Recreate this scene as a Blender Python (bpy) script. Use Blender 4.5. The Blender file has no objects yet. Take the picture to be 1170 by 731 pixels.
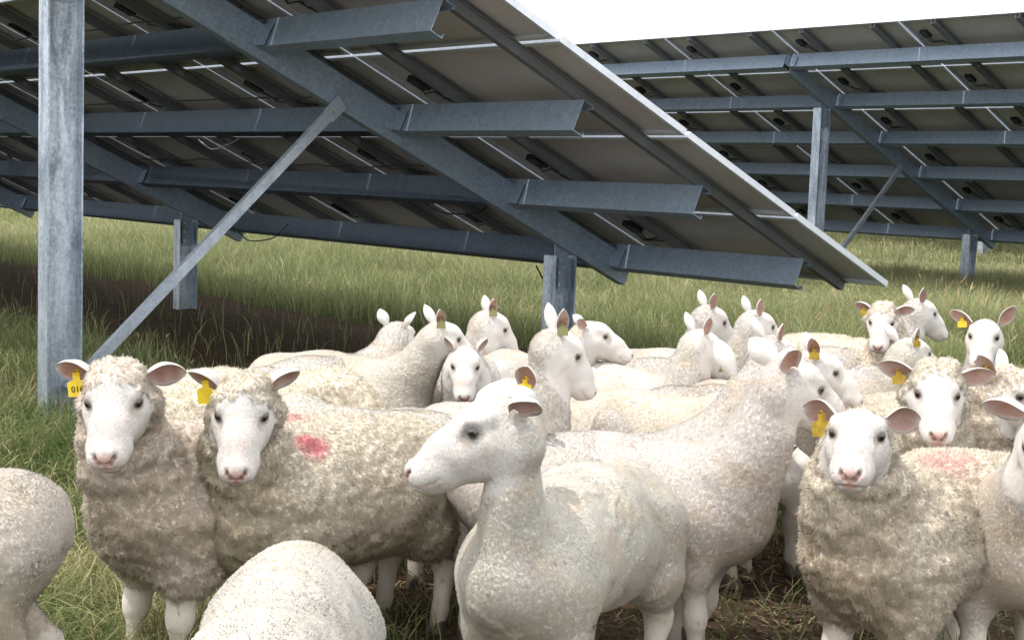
import bpy, math, numpy as np
from mathutils import Matrix, Vector
R = math.radians
rng = np.random.default_rng(7)
scene = bpy.context.scene
col = scene.collection
HC = 1.32                                   # eye height of the photographer
F_PX, PITCH, ROLL = 1641.3, 0.09766, 0.03569
PSI, TAU, MW = -0.87015, 0.42332, 1.75      # direction of the rows, tilt, module width

# ------------------------------------------------------------------ helpers
def link(o):
    col.objects.link(o); return o
def tag(o, label=None, cat=None, group=None, kind=None):
    if label: o['label'] = label
    if cat: o['category'] = cat
    if group: o['group'] = group
    if kind: o['kind'] = kind
    return o
def empty(name, loc=(0, 0, 0), rz=0):
    o = link(bpy.data.objects.new(name, None)); o.location = loc; o.rotation_euler = (0, 0, rz)
    o.empty_display_size = .2
    return o
def mesh_np(name, V, faces, mat=None, parent=None, smooth=False, attrs=None, loc=None):
    """V (n,3); faces: array (m,k) or list of such arrays"""
    if not isinstance(faces, list): faces = [faces]
    me = bpy.data.meshes.new(name)
    V = np.asarray(V, np.float32)
    me.vertices.add(len(V)); me.vertices.foreach_set('co', V.ravel())
    lv = np.concatenate([np.asarray(f, np.int32).ravel() for f in faces])
    tot = np.concatenate([np.full(len(f), np.asarray(f).shape[1], np.int32) for f in faces])
    st = np.concatenate([[0], np.cumsum(tot)[:-1]]).astype(np.int32)
    me.loops.add(len(lv)); me.loops.foreach_set('vertex_index', lv)
    me.polygons.add(len(tot)); me.polygons.foreach_set('loop_start', st)
    me.polygons.foreach_set('use_smooth', np.full(len(tot), bool(smooth)))
    me.update(calc_edges=True)
    if attrs:
        for k, a in attrs.items():
            a = np.asarray(a, np.float32)
            if a.ndim == 1:
                t = me.attributes.new(k, 'FLOAT', 'POINT'); t.data.foreach_set('value', a)
            elif a.shape[1] == 4:
                t = me.attributes.new(k, 'FLOAT_COLOR', 'POINT'); t.data.foreach_set('color', a.ravel())
            else:
                t = me.attributes.new(k, 'FLOAT_VECTOR', 'POINT'); t.data.foreach_set('vector', a.ravel())
    if mat: me.materials.append(mat)
    o = link(bpy.data.objects.new(name, me))
    if parent: o.parent = parent
    if loc is not None: o.location = loc
    return o
class MB:
    """collects boxes and tubes into ONE mesh"""
    def __init__(s): s.V = []; s.F = []; s.n = 0
    def add(s, V, F):
        s.V.append(np.asarray(V, float)); s.F.append(np.asarray(F) + s.n); s.n += len(V)
    def box(s, o, a, b, c):
        """box from corner o with edge vectors a,b,c"""
        o, a, b, c = map(lambda t: np.asarray(t, float), (o, a, b, c))
        if np.dot(np.cross(a, b), c) < 0: a, b = b, a
        V = [o, o+a, o+a+b, o+b, o+c, o+a+c, o+a+b+c, o+b+c]
        s.add(V, [(0,3,2,1),(4,5,6,7),(0,1,5,4),(1,2,6,5),(2,3,7,6),(3,0,4,7)])
    def tube(s, P, r, n=8):
        P = np.asarray(P, float); m = len(P)
        rr = np.broadcast_to(np.asarray(r, float), (m,))
        T = np.gradient(P, axis=0); T /= np.linalg.norm(T, axis=1)[:, None] + 1e-9
        ref = np.array([0.13, 0.21, 1.0]); 
        if abs(T[0] @ ref) > .95: ref = np.array([1.0, .1, .1])
        A = np.cross(T, ref); A /= np.linalg.norm(A, axis=1)[:, None]; B = np.cross(T, A)
        a = np.linspace(0, 2*math.pi, n, endpoint=False)
        V = P[:, None] + rr[:, None, None]*(np.cos(a)[None, :, None]*A[:, None] + np.sin(a)[None, :, None]*B[:, None])
        V = V.reshape(-1, 3)
        q = []
        for i in range(m-1):
            for j in range(n):
                q.append((i*n+j, i*n+(j+1) % n, (i+1)*n+(j+1) % n, (i+1)*n+j))
        s.add(V, q)
    def prism(s, poly, axis):
        """closed 3-D polygon extruded along axis; caps as quads strip (polygon convex or C-shape given as quads)"""
    def build(s, name, mat, parent=None, smooth=False, attrs=None):
        return mesh_np(name, np.concatenate(s.V), np.concatenate(s.F), mat, parent, smooth, attrs)

# ------------------------------------------------------------------ node helpers
class NT:
    def __init__(s, name):
        s.m = bpy.data.materials.new(name); s.m.use_nodes = True
        s.t = s.m.node_tree; s.t.nodes.clear()
        s.out = s.n('ShaderNodeOutputMaterial'); s.p = s.n('ShaderNodeBsdfPrincipled')
        s.l(s.p.outputs[0], s.out.inputs[0])
    def n(s, kind, **kw):
        nd = s.t.nodes.new(kind)
        for k, v in kw.items(): setattr(nd, k, v)
        return nd
    def l(s, a, b): s.t.links.new(a, b)
    def noise(s, vec, scale, detail=4, rough=.6, dist=0.0):
        nd = s.n('ShaderNodeTexNoise'); nd.inputs['Scale'].default_value = scale
        nd.inputs['Detail'].default_value = detail; nd.inputs['Roughness'].default_value = rough
        nd.inputs['Distortion'].default_value = dist
        if vec: s.l(vec, nd.inputs['Vector'])
        return nd.outputs[0]
    def ramp(s, fac, stops, interp='LINEAR'):
        nd = s.n('ShaderNodeValToRGB'); cr = nd.color_ramp; cr.interpolation = interp
        while len(cr.elements) < len(stops): cr.elements.new(.5)
        for e, (p, c) in zip(cr.elements, stops):
            e.position = p; e.color = (c[0], c[1], c[2], 1) if hasattr(c, '__len__') else (c, c, c, 1)
        s.l(fac, nd.inputs[0]); return nd.outputs[0]
    def mix(s, fac, a, b, mode='MIX'):
        nd = s.n('ShaderNodeMix', data_type='RGBA', blend_type=mode)
        if isinstance(fac, (int, float)): nd.inputs[0].default_value = fac
        else: s.l(fac, nd.inputs[0])
        for i, v in ((6, a), (7, b)):
            if isinstance(v, tuple): nd.inputs[i].default_value = (*v[:3], 1)
            else: s.l(v, nd.inputs[i])
        return nd.outputs[2]
    def math(s, op, a, b=None, c=None):
        nd = s.n('ShaderNodeMath', operation=op)
        for i, v in enumerate((a, b, c)):
            if v is None: continue
            if isinstance(v, (int, float)): nd.inputs[i].default_value = v
            else: s.l(v, nd.inputs[i])
        return nd.outputs[0]
    def obj(s): return s.n('ShaderNodeTexCoord').outputs['Object']
    def geo(s): return s.n('ShaderNodeNewGeometry').outputs['Position']
    def attr(s, name):
        nd = s.n('ShaderNodeAttribute'); nd.attribute_name = name; return nd
    def bump(s, h, strength, dist, normal=None):
        nd = s.n('ShaderNodeBump'); nd.inputs['Distance'].default_value = dist
        if isinstance(strength, (int, float)): nd.inputs['Strength'].default_value = strength
        else: s.l(strength, nd.inputs['Strength'])
        s.l(h, nd.inputs['Height'])
        if normal: s.l(normal, nd.inputs['Normal'])
        return nd.outputs[0]
    def set(s, **kw):
        for k, v in kw.items():
            i = s.p.inputs[k.replace('_', ' ')]
            if isinstance(v, (int, float)): i.default_value = v
            elif isinstance(v, tuple): i.default_value = (*v, 1) if len(v) == 3 else v
            else: s.l(v, i)
        return s.m

def mat_simple(name, c, rough=.6, metal=0.0, spec=.5):
    t = NT(name); return t.set(Base_Color=c, Roughness=rough, Metallic=metal, Specular_IOR_Level=spec)

# galvanised steel: spangle and dull blotches
def mat_galv(name, base, dark, metal, blot=0.5):
    t = NT(name); g = t.geo()
    v = t.n('ShaderNodeTexVoronoi'); v.inputs['Scale'].default_value = 55; t.l(g, v.inputs['Vector'])
    sp = t.n('ShaderNodeSeparateColor'); t.l(v.outputs['Color'], sp.inputs[0])
    mpn = t.n('ShaderNodeMapping'); mpn.inputs['Scale'].default_value = (1, 1, .22); t.l(g, mpn.inputs[0])
    n1 = t.noise(mpn.outputs[0], 11, 6, .75, .6); n2 = t.noise(g, 60, 4, .8)
    f = t.math('ADD', t.math('MULTIPLY', n1, .7), t.math('MULTIPLY', n2, .3))
    f = t.ramp(f, [(.40, 0), (.60, 1)])
    c = t.mix(t.math('MULTIPLY', f, blot), base, dark)
    c = t.mix(.12, c, sp.outputs[0], 'OVERLAY')
    r = t.math('ADD', t.math('MULTIPLY', f, .18), .34)
    return t.set(Base_Color=c, Metallic=metal, Roughness=r, Normal=t.bump(n2, .15, .002))
M_steel = mat_galv('galvanised_purlin_steel', (.31, .38, .47), (.21, .27, .345), .4)
M_post = mat_galv('galvanised_post_steel', (.62, .68, .76), (.26, .31, .37), .55, 1.0)
M_brace = mat_galv('galvanised_brace_steel', (.50, .56, .64), (.34, .38, .44), .6)
M_alu = mat_galv('aluminium_frame', (.72, .75, .80), (.60, .63, .68), .5, .3)
M_rail = mat_simple('dark_rail', (.13, .14, .15), .6, .0)
M_black = mat_simple('black_plastic', (.012, .012, .013), .5)
def mat_back():
    t = NT('panel_backsheet'); o = t.obj()
    sx = t.n('ShaderNodeSeparateXYZ'); t.l(o, sx.inputs[0])
    fx = t.math('PINGPONG', sx.outputs[0], .0795); fy = t.math('PINGPONG', sx.outputs[1], .0795)
    lx = t.math('LESS_THAN', fx, .0022); ly = t.math('LESS_THAN', fy, .0022)
    ln = t.math('MULTIPLY', t.math('MAXIMUM', lx, ly), .35)
    n = t.noise(t.geo(), 1.8, 5, .65)
    c = t.ramp(n, [(.3, (.43, .40, .405)), (.7, (.56, .525, .53))])
    c = t.mix(ln, c, (.62, .55, .50))
    return t.set(Base_Color=c, Roughness=.55, Specular_IOR_Level=.3)
M_back = mat_back()
M_glass = mat_simple('panel_glass', (.012, .018, .045), .08)

# ------------------------------------------------------------------ camera
cam = bpy.data.cameras.new('camera'); co = link(bpy.data.objects.new('camera', cam))
cp, sp_ = math.cos(PITCH), math.sin(PITCH)
fwd = np.array([0, cp, -sp_]); up0 = np.array([0, sp_, cp]); rt0 = np.array([1., 0, 0])
cr, sr = math.cos(ROLL), math.sin(ROLL)
rt = cr*rt0 + sr*up0; up = -sr*rt0 + cr*up0
# a positive roll lowers the right end of the horizon
rt = cr*rt0 + sr*up0; up = -sr*rt0 + cr*up0
Mx = Matrix(((rt[0], up[0], -fwd[0], 0), (rt[1], up[1], -fwd[1], 0), (rt[2], up[2], -fwd[2], HC), (0, 0, 0, 1)))
co.matrix_world = Mx
cam.sensor_width = 36; cam.lens = F_PX/1170*36; cam.clip_start = .05; cam.clip_end = 3000
scene.camera = co
CAM = np.array([0, 0, HC])
def px(x, y, z):
    """point in front of the camera: photograph pixel x,y at depth z"""
    a = (x-585)/F_PX; b = (365.5-y)/F_PX
    return CAM + z*(fwd + a*rt + b*up)

# ------------------------------------------------------------------ solar arrays
U = np.array([math.cos(PSI), math.sin(PSI), 0.]); H = np.array([-math.sin(PSI), math.cos(PSI), 0.])
Vv = -H*math.cos(TAU) + np.array([0, 0, math.sin(TAU)])
Nn = np.cross(U, Vv); Nn = Nn if Nn[2] < 0 else -Nn       # points down from the panels
ROWS = 6
def panel_proto():
    """module in its own frame: x along row, y up slope, z up (away from ground)"""
    w, h, t = MW-.020, 1-.024, .035
    m = MB()
    b = .028
    m.box((0, 0, 0), (w, 0, 0), (0, .011, 0), (0, 0, t)); m.box((0, h-.011, 0), (w, 0, 0), (0, .011, 0), (0, 0, t))
    m.box((0, .011, 0), (.011, 0, 0), (0, h-.022, 0), (0, 0, t)); m.box((w-.011, .011, 0), (.011, 0, 0), (0, h-.022, 0), (0, 0, t))
    m.box((.011, .011, 0), (w-.022, 0, 0), (0, b-.011, 0), (0, 0, .0025)); m.box((.011, h-b, 0), (w-.022, 0, 0), (0, b-.011, 0), (0, 0, .0025))
    m.box((.011, b, 0), (b-.011, 0, 0), (0, h-2*b, 0), (0, 0, .0025)); m.box((w-b, b, 0), (b-.011, 0, 0), (0, h-2*b, 0), (0, 0, .0025))
    fr = m.build('frame', M_alu)
    m = MB(); m.box((.0115, .0115, t-.008), (w-.023, 0, 0), (0, h-.023, 0), (0, 0, .003))
    bk = m.build('backsheet', M_back)
    m = MB(); m.box((.0115, .0115, t-.0045), (w-.023, 0, 0), (0, h-.023, 0), (0, 0, .003))
    gl = m.build('glass', M_glass)
    m = MB()
    m.box((.13, .60, t-.045), (.085, 0, 0), (0, .13, 0), (0, 0, .036))
    m.box((.145, .595, t-.06), (.03, 0, 0), (0, .16, 0), (0, 0, .02))
    m.tube([(.15, .62, .0), (.17, .56, -.02), (.21, .50, -.01), (.26, .47, .01)], .006, 6)
    m.tube([(.19, .62, .0), (.23, .60, -.025), (.30, .60, -.02), (.37, .57, .01)], .006, 6)
    jb = m.build('junction_box', M_black); JBM.append(jb.data)
    for kk in range(3):
        m = MB(); dx = (.02, -.02, .0)[kk]
        m.box((.13+dx, .58+.03*kk, t-.045), (.085, 0, 0), (0, .12, 0), (0, 0, .036))
        rr = np.random.default_rng(kk)
        for e in (0, 1):
            p = [(.15+dx+e*.04, .62, .0)]
            for q_ in range(4): p.append((p[-1][0]+rr.uniform(.0, .10+.12*(kk == 2)), p[-1][1]-rr.uniform(.0, .06), rr.uniform(-.045, .0)))
            m.tube(p, .0055, 6)
        tmp = m.build('junction_box', M_black); JBM.append(tmp.data); bpy.data.objects.remove(tmp)
    return [fr, bk, gl, jb]
JBM = []
PP = panel_proto()
proto_used = False
def orient():
    # columns: x=U, y=V, z=-N
    z = -Nn
    return Matrix(((U[0], Vv[0], z[0]), (U[1], Vv[1], z[1]), (U[2], Vv[2], z[2])))
RM = orient().to_4x4()
zd = -1.0
def LB(m, u, v, w, du, dv, dw):
    """box in array frame, w measured down from the panel underside"""
    m.box((u, v, -w), (du, 0, 0), (0, dv, 0), (0, 0, -dw))
def array(name, label, O, cols, rafters, purl_u, detail=True):
    global proto_used
    root = empty(name, (O[0], O[1], 0)); tag(root, label, 'solar array', 'rows of tilted solar panels')
    base = Matrix.Translation(Vector((0, 0, O[2]))) @ RM
    def put(o):
        o.parent = root; o.matrix_local = base; return o
    for c in cols:
        for r in range(ROWS):
            if not proto_used: parts = PP; proto_used = True
            else:
                parts = [link(p.copy()) for p in PP]
                parts[3].data = JBM[int(rng.integers(0, 4))]
            e = parts[1]
            e.name = 'solar_panel'
            e.parent = root; e.matrix_local = base @ Matrix.Translation(Vector((c*MW+.010, r+.012, 0)))
            for q in (parts[0], parts[2], parts[3]):
                q.parent = e; q.matrix_local = Matrix.Identity(4)
    # rails under the modules
    for c in cols:
        for off in (.44, 1.42):
            m = MB(); u = c*MW+off
            LB(m, u-.022, .02, .001, .004, ROWS-.04, .052); LB(m, u+.018, .02, .001, .004, ROWS-.04, .052)
            LB(m, u-.018, .02, .049, .036, ROWS-.04, .004)
            LB(m, u-.045, .02, .001, .023, ROWS-.04, .003); LB(m, u+.022, .02, .001, .023, ROWS-.04, .003)
            put(m.build('rail', M_rail))
    # purlins: channel sections, open down the slope, in lengths between rafters
    us = [purl_u[0]] + [x for x in rafters if purl_u[0] < x < purl_u[1]] + [purl_u[1]]
    for k in range(ROWS):
        v = .52+k
        for a, b in zip(us[:-1], us[1:]):
            a2 = a + (.012 if a != us[0] else 0); b2 = b - (.082 if b != us[-1] else 0)
            m = MB(); L = b2-a2
            LB(m, a2, v-.004, .056, L, .004, .172)
            LB(m, a2, v-.076, .056, L, .072, .004); LB(m, a2, v-.076, .224, L, .072, .004)
            LB(m, a2, v-.076, .060, L, .004, .018); LB(m, a2, v-.076, .206, L, .004, .018)
            put(m.build('purlin', M_steel))
    for ur in rafters:
        m = MB()
        LB(m, ur, .33, .098, .006, 5.15, .185)
        LB(m, ur-.065, .33, .098, .065, 5.15, .006); LB(m, ur-.065, .33, .277, .065, 5.15, .006)
        raf = put(m.build('rafter', M_steel))
        for k in range(ROWS):
            if .45+k > 5.5: continue
            m = MB()
            LB(m, ur+.0065, .53+k, .10, .10, .006, .13); LB(m, ur+.0065, .536+k, .10, .006, .06, .13)
            m.build('purlin_clip', M_steel, raf)
            for q_ in (.12, .18):
                m = MB(); LB(m, ur+.0065, .47+k, q_, .011, .019, .019); m.build('bolt', M_alu, raf)
        # posts
        for h, nm in ((.97, 'rear_post'), (4.38, 'front_post')):
            v = h/math.cos(TAU); P = np.array(O) + U*(ur-.045) - H*h
            rel = P - np.array([O[0], O[1], 0])
            top = O[2] + h*math.tan(TAU) - .277/math.cos(TAU)
            rel[2] = 0
            mm = MB()
            D, B, t = .185, .12, .009
            hh = top
            z0 = -.25
            topf = top - (D/2)*math.tan(TAU) - .01
            if h < 2: topf -= .0
            for sgn in (-1, 1):
                c0 = rel + H*(sgn*(D/2-t/2)) - H*t/2 - U*B/2; c0[2] = z0
                mm.box(c0, U*B, H*t, (0, 0, topf-z0))
            c0 = rel - H*(D/2-t) - U*t/2; c0[2] = z0
            mm.box(c0, U*t, H*(D-2*t), (0, 0, topf+.0-z0))
            po = mm.build('post', M_post); po.parent = root
            # head bracket
            mm = MB()
            c0 = rel - H*.06 + U*(t/2+.001); c0[2] = topf-.25
            mm.box(c0, U*.006, H*.12, (0, 0, .33))
            c0 = rel - H*.055 + U*(t/2+.007); c0[2] = topf-.22
            mm.box(c0, U*.035, H*.006, (0, 0, .20)); c0 = rel + H*.049 + U*(t/2+.007); c0[2] = topf-.22
            mm.box(c0, U*.035, H*.006, (0, 0, .20))
            br = mm.build('post_bracket', M_steel); br.parent = po
            for q_ in (.05, .13, .21):
                c0 = rel + U*(t/2+.0075) - H*.035; c0[2] = topf-.25+q_
                mm = MB(); mm.box(c0, U*.012, H*.018, (0, 0, .018)); bo = mm.build('bolt', M_alu); bo.parent = po
        # brace from the foot of the front post to the rafter
        a = np.array([0, 0, 0.]) + U*(ur+.03) - H*4.36; a[2] = .17
        vb = 2.92; b = U*(ur+.03) + Vv*vb + Nn*.27; b[2] += O[2]
        d = b-a; L = np.linalg.norm(d); d /= L; s = np.cross(U, d)
        mm = MB(); w = .054
        mm.box(a - s*w/2, d*L, s*w, U*.004)
        mm.box(a - s*w/2 - U*.035, d*L, s*.004, U*.035); mm.box(a + s*(w/2-.004) - U*.035, d*L, s*.004, U*.035)
        bc = mm.build('brace', M_brace); bc.parent = root
        mm = MB(); c0 = b - s*.045 - d*.10 - U*.01
        mm.box(c0, d*.13, s*.09, U*.006)
        for q in (.03, .09):
            mm.box(c0 + d*q + s*.035 + U*.006, d*.016, s*.016, U*.008)
        gp = mm.build('gusset_plate', M_brace); gp.parent = bc
    return root
O1 = np.array([2.268, 8.656, HC-.571]); O2 = np.array([7.09, 20.6, HC-.62]); O3 = O2 + H*11.4 - U*0
array('solar_array', 'nearest row of tilted solar panels, ending above the sheep in a bright slanting edge', O1, range(-11, 0), (-1.85, -7.12, -12.3), (-19.2, -.26))
array('solar_array', 'second row of solar panels at the right, its long top edge against the white sky', O2, range(-8, 6), (-9.5, -4.75, 0, 4.75, 9.5), (-13.8, 10.2))
array('solar_array', 'farthest row of solar panels, only a post showing beneath the second row', O3, range(-6, 5), (-9.5, -4.75, -.3, 4.75), (-10.4, 8.6))
root1 = bpy.data.objects['solar_array']
def a1(u, v, w):
    p = U*u + Vv*v + Nn*w; p[2] += O1[2]; return p
def wire(pts, r=.006, mat=M_black):
    P = np.array(pts, float)
    t = np.linspace(0, len(P)-1, 6*len(P)); idx = np.arange(len(P))
    Q = np.stack([np.interp(t, idx, P[:, i]) for i in range(3)], 1)
    for _ in range(6): Q[1:-1] = (Q[:-2]+Q[1:-1]*2+Q[2:])/4
    m = MB(); m.tube(Q, r, 6); o = m.build('cable', mat, root1, True); return o
wire([a1(-2.6, .50, .27), a1(-2.45, .5, .35)+np.array([0, 0, -.05]), a1(-2.15, .6, .40)+np.array([0, 0, -.06]), a1(-1.98, .9, .33)])
wire([a1(-3.4, 1.2, .05), a1(-3.1, 1.1, .16), a1(-2.6, 1.15, .17), a1(-2.2, 1.3, .06)])
wire([a1(-3.3, 1.35, .05), a1(-3.15, 1.25, .09), a1(-2.85, 1.3, .09)], .005, M_alu)
wire([a1(-6.5, .8, .3), a1(-6.2, .75, .42), a1(-5.7, .8, .38), a1(-5.4, .9, .27)])
wire([a1(-5.3, 2.0, .03), a1(-5.1, 1.95, .10), a1(-4.8, 2.0, .08), a1(-4.6, 2.02, .03)], .005, M_alu)
for vv, u0, u1 in ((2.62, -7, -1.95), (1.62, -7, -1.95), (3.6, -7, -1.95)):
    pts = []; uu = u0; r_ = np.random.default_rng(int(vv*10))
    while uu < u1:
        pts.append(a1(uu, vv+.02, .045+.0*uu)); pts.append(a1(uu+.24, vv+.05+r_.uniform(0, .04), .05+r_.uniform(.0, .05))); uu += .49
    wire(pts, .005)
# ------------------------------------------------------------------ noise on the CPU
def hash3(ix, iy, iz, s=0):
    n = (ix.astype(np.int64)*73856093) ^ (iy.astype(np.int64)*19349663) ^ (iz.astype(np.int64)*83492791) ^ (s*2654435761)
    n = (n ^ (n >> 13))*1274126177 & 0xffffffff
    n = (n ^ (n >> 16))*2246822519 & 0xffffffff
    n = n ^ (n >> 15)
    return (n & 0xffffff)/float(0x1000000)
def vnoise(P, scale, s=0):
    Q = P*scale; I = np.floor(Q).astype(np.int64); f = Q-I; f = f*f*(3-2*f)
    r = 0
    for dx in (0, 1):
        for dy in (0, 1):
            for dz in (0, 1):
                w = (f[:, 0] if dx else 1-f[:, 0])*(f[:, 1] if dy else 1-f[:, 1])*(f[:, 2] if dz else 1-f[:, 2])
                r = r + w*hash3(I[:, 0]+dx, I[:, 1]+dy, I[:, 2]+dz, s)
    return r
def fbm(P, scale, s=0, o=4):
    r = 0; a = .5; t = 0
    for k in range(o):
        r = r + a*vnoise(P, scale*2**k, s+k); t += a; a *= .55
    return r/t
def voronoi(P, cell, s=0):
    Q = P/cell; I = np.floor(Q).astype(np.int64)
    best = np.full(len(P), 1e9); C = np.zeros_like(P)
    for dx in (-1, 0, 1):
        for dy in (-1, 0, 1):
            for dz in (-1, 0, 1):
                J = I + np.array([dx, dy, dz])
                p = np.stack([J[:, k] + .1 + .8*hash3(J[:, 0], J[:, 1], J[:, 2], s+11*k+1) for k in range(3)], 1)
                d = ((Q-p)**2).sum(1); k = d < best; best[k] = d[k]; C[k] = p[k]
    return C*cell, np.sqrt(best)

# ------------------------------------------------------------------ implicit surface -> mesh
def surface_nets(X, Y, Z, F):
    S = F < 0
    a = S[:-1, :-1, :-1]; cnt = np.zeros(a.shape, np.uint8)
    for d in range(8):
        i, j, k = d >> 2 & 1, d >> 1 & 1, d & 1
        cnt += S[i:S.shape[0]-1+i, j:S.shape[1]-1+j, k:S.shape[2]-1+k]
    act = (cnt > 0) & (cnt < 8)
    ci, cj, ck = np.nonzero(act); n = len(ci)
    idx = np.full(a.shape, -1, np.int32); idx[ci, cj, ck] = np.arange(n)
    acc = np.zeros((n, 3)); w = np.zeros(n)
    cor = [(d >> 2 & 1, d >> 1 & 1, d & 1) for d in range(8)]
    val = [F[ci+c[0], cj+c[1], ck+c[2]] for c in cor]
    for p in range(8):
        for q in range(p+1, 8):
            if bin(p ^ q).count('1') != 1: continue
            va, vb = val[p], val[q]; m = (va < 0) != (vb < 0)
            t = np.where(m, va/(va-vb+1e-20), 0)
            A, B = cor[p], cor[q]
            x = X[ci+A[0]]*(1-t)+X[ci+B[0]]*t; y = Y[cj+A[1]]*(1-t)+Y[cj+B[1]]*t; z = Z[ck+A[2]]*(1-t)+Z[ck+B[2]]*t
            acc += np.stack([x, y, z], 1)*m[:, None]; w += m
    V = acc/w[:, None]
    Q = []
    for ax in range(3):
        sl0 = [slice(None)]*3; sl1 = [slice(None)]*3; sl0[ax] = slice(None, -1); sl1[ax] = slice(1, None)
        A = S[tuple(sl0)]; B = S[tuple(sl1)]
        i, j, k = np.nonzero(A != B); s = A[i, j, k]
        o = [i, j, k]; b, c = [(1, 2), (2, 0), (0, 1)][ax]
        ok = (o[b] > 0) & (o[c] > 0) & (o[b] < F.shape[b]-1) & (o[c] < F.shape[c]-1)
        o = [t[ok] for t in o]; s = s[ok]
        def at(db, dc):
            t = list(o); t[b] = t[b]+db; t[c] = t[c]+dc; return idx[t[0], t[1], t[2]]
        q = np.stack([at(-1, -1), at(0, -1), at(0, 0), at(-1, 0)], 1)
        q[~s] = q[~s][:, ::-1]
        Q.append(q)
    Q = np.concatenate(Q); Q = Q[(Q >= 0).all(1)]
    return V, Q
def grid_axis(lo, hi, a, b, fine, coarse):
    L = [np.arange(lo, a, coarse)] if a > lo else []
    M = np.arange(max(a, lo), min(b, hi), fine)
    T = [np.arange(M[-1]+fine, hi+coarse, coarse)] if b < hi else []
    g = np.concatenate(L+[M]+T); g = np.unique(np.round(g, 6)); keep = np.concatenate([[True], np.diff(g) > fine*.45])
    return g[keep].astype(np.float32)
def smin(a, b, k):
    h = np.maximum(k-np.abs(a-b), 0)/k
    return np.minimum(a, b) - h*h*k*.25
def smax(a, b, k): return -smin(-a, -b, k)
class Field:
    def __init__(s, X, Y, Z):
        s.X, s.Y, s.Z = X, Y, Z; s.F = np.full((len(X), len(Y), len(Z)), .5, np.float32)
    def sl(s, lo, hi):
        r = []
        for A, l, h in zip((s.X, s.Y, s.Z), lo, hi):
            i = np.searchsorted(A, l); j = np.searchsorted(A, h, 'right'); r.append(slice(i, max(j, i)))
        return tuple(r)
    def cone(s, p0, p1, r0, r1, k=.04, sc=(1, 1, 1), sub=False):
        p0 = np.array(p0, float); p1 = np.array(p1, float); R_ = max(r0, r1); m = k+.03
        sc = np.array(sc, float)
        lo = np.minimum(p0, p1) - R_*sc - m; hi = np.maximum(p0, p1) + R_*sc + m
        q = s.sl(lo, hi)
        if any(t.stop <= t.start for t in q): return
        x = s.X[q[0]][:, None, None]; y = s.Y[q[1]][None, :, None]; z = s.Z[q[2]][None, None, :]
        d = conef(x, y, z, p0, p1, r0, r1, sc)
        s.F[q] = smax(s.F[q], -d, k) if sub else smin(s.F[q], d, k)
def conef(x, y, z, p0, p1, r0, r1, sc=(1, 1, 1)):
    sc = np.asarray(sc, float)
    a = np.asarray(p0, float)/sc; b = np.asarray(p1, float)/sc
    x = x/sc[0]-a[0]; y = y/sc[1]-a[1]; z = z/sc[2]-a[2]
    v = b-a; L = max(v @ v, 1e-12)
    t = np.clip((x*v[0]+y*v[1]+z*v[2])/L, 0, 1)
    d = np.sqrt((x-t*v[0])**2+(y-t*v[1])**2+(z-t*v[2])**2) - (r0+(r1-r0)*t)
    return (d*sc.min()).astype(np.float32)

def rot_head(yaw, pitch, roll=0):
    cy, sy, cp_, sp2 = math.cos(yaw), math.sin(yaw), math.cos(pitch), math.sin(pitch)
    f = np.array([cy*cp_, sy*cp_, sp2]); l = np.array([-sy, cy, 0.]); u = np.cross(f, l)
    c, s = math.cos(roll), math.sin(roll)
    l2 = c*l + s*u; u2 = -s*l + c*u
    return np.stack([f, l2, u2], 1)          # columns fwd, left, up

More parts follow.
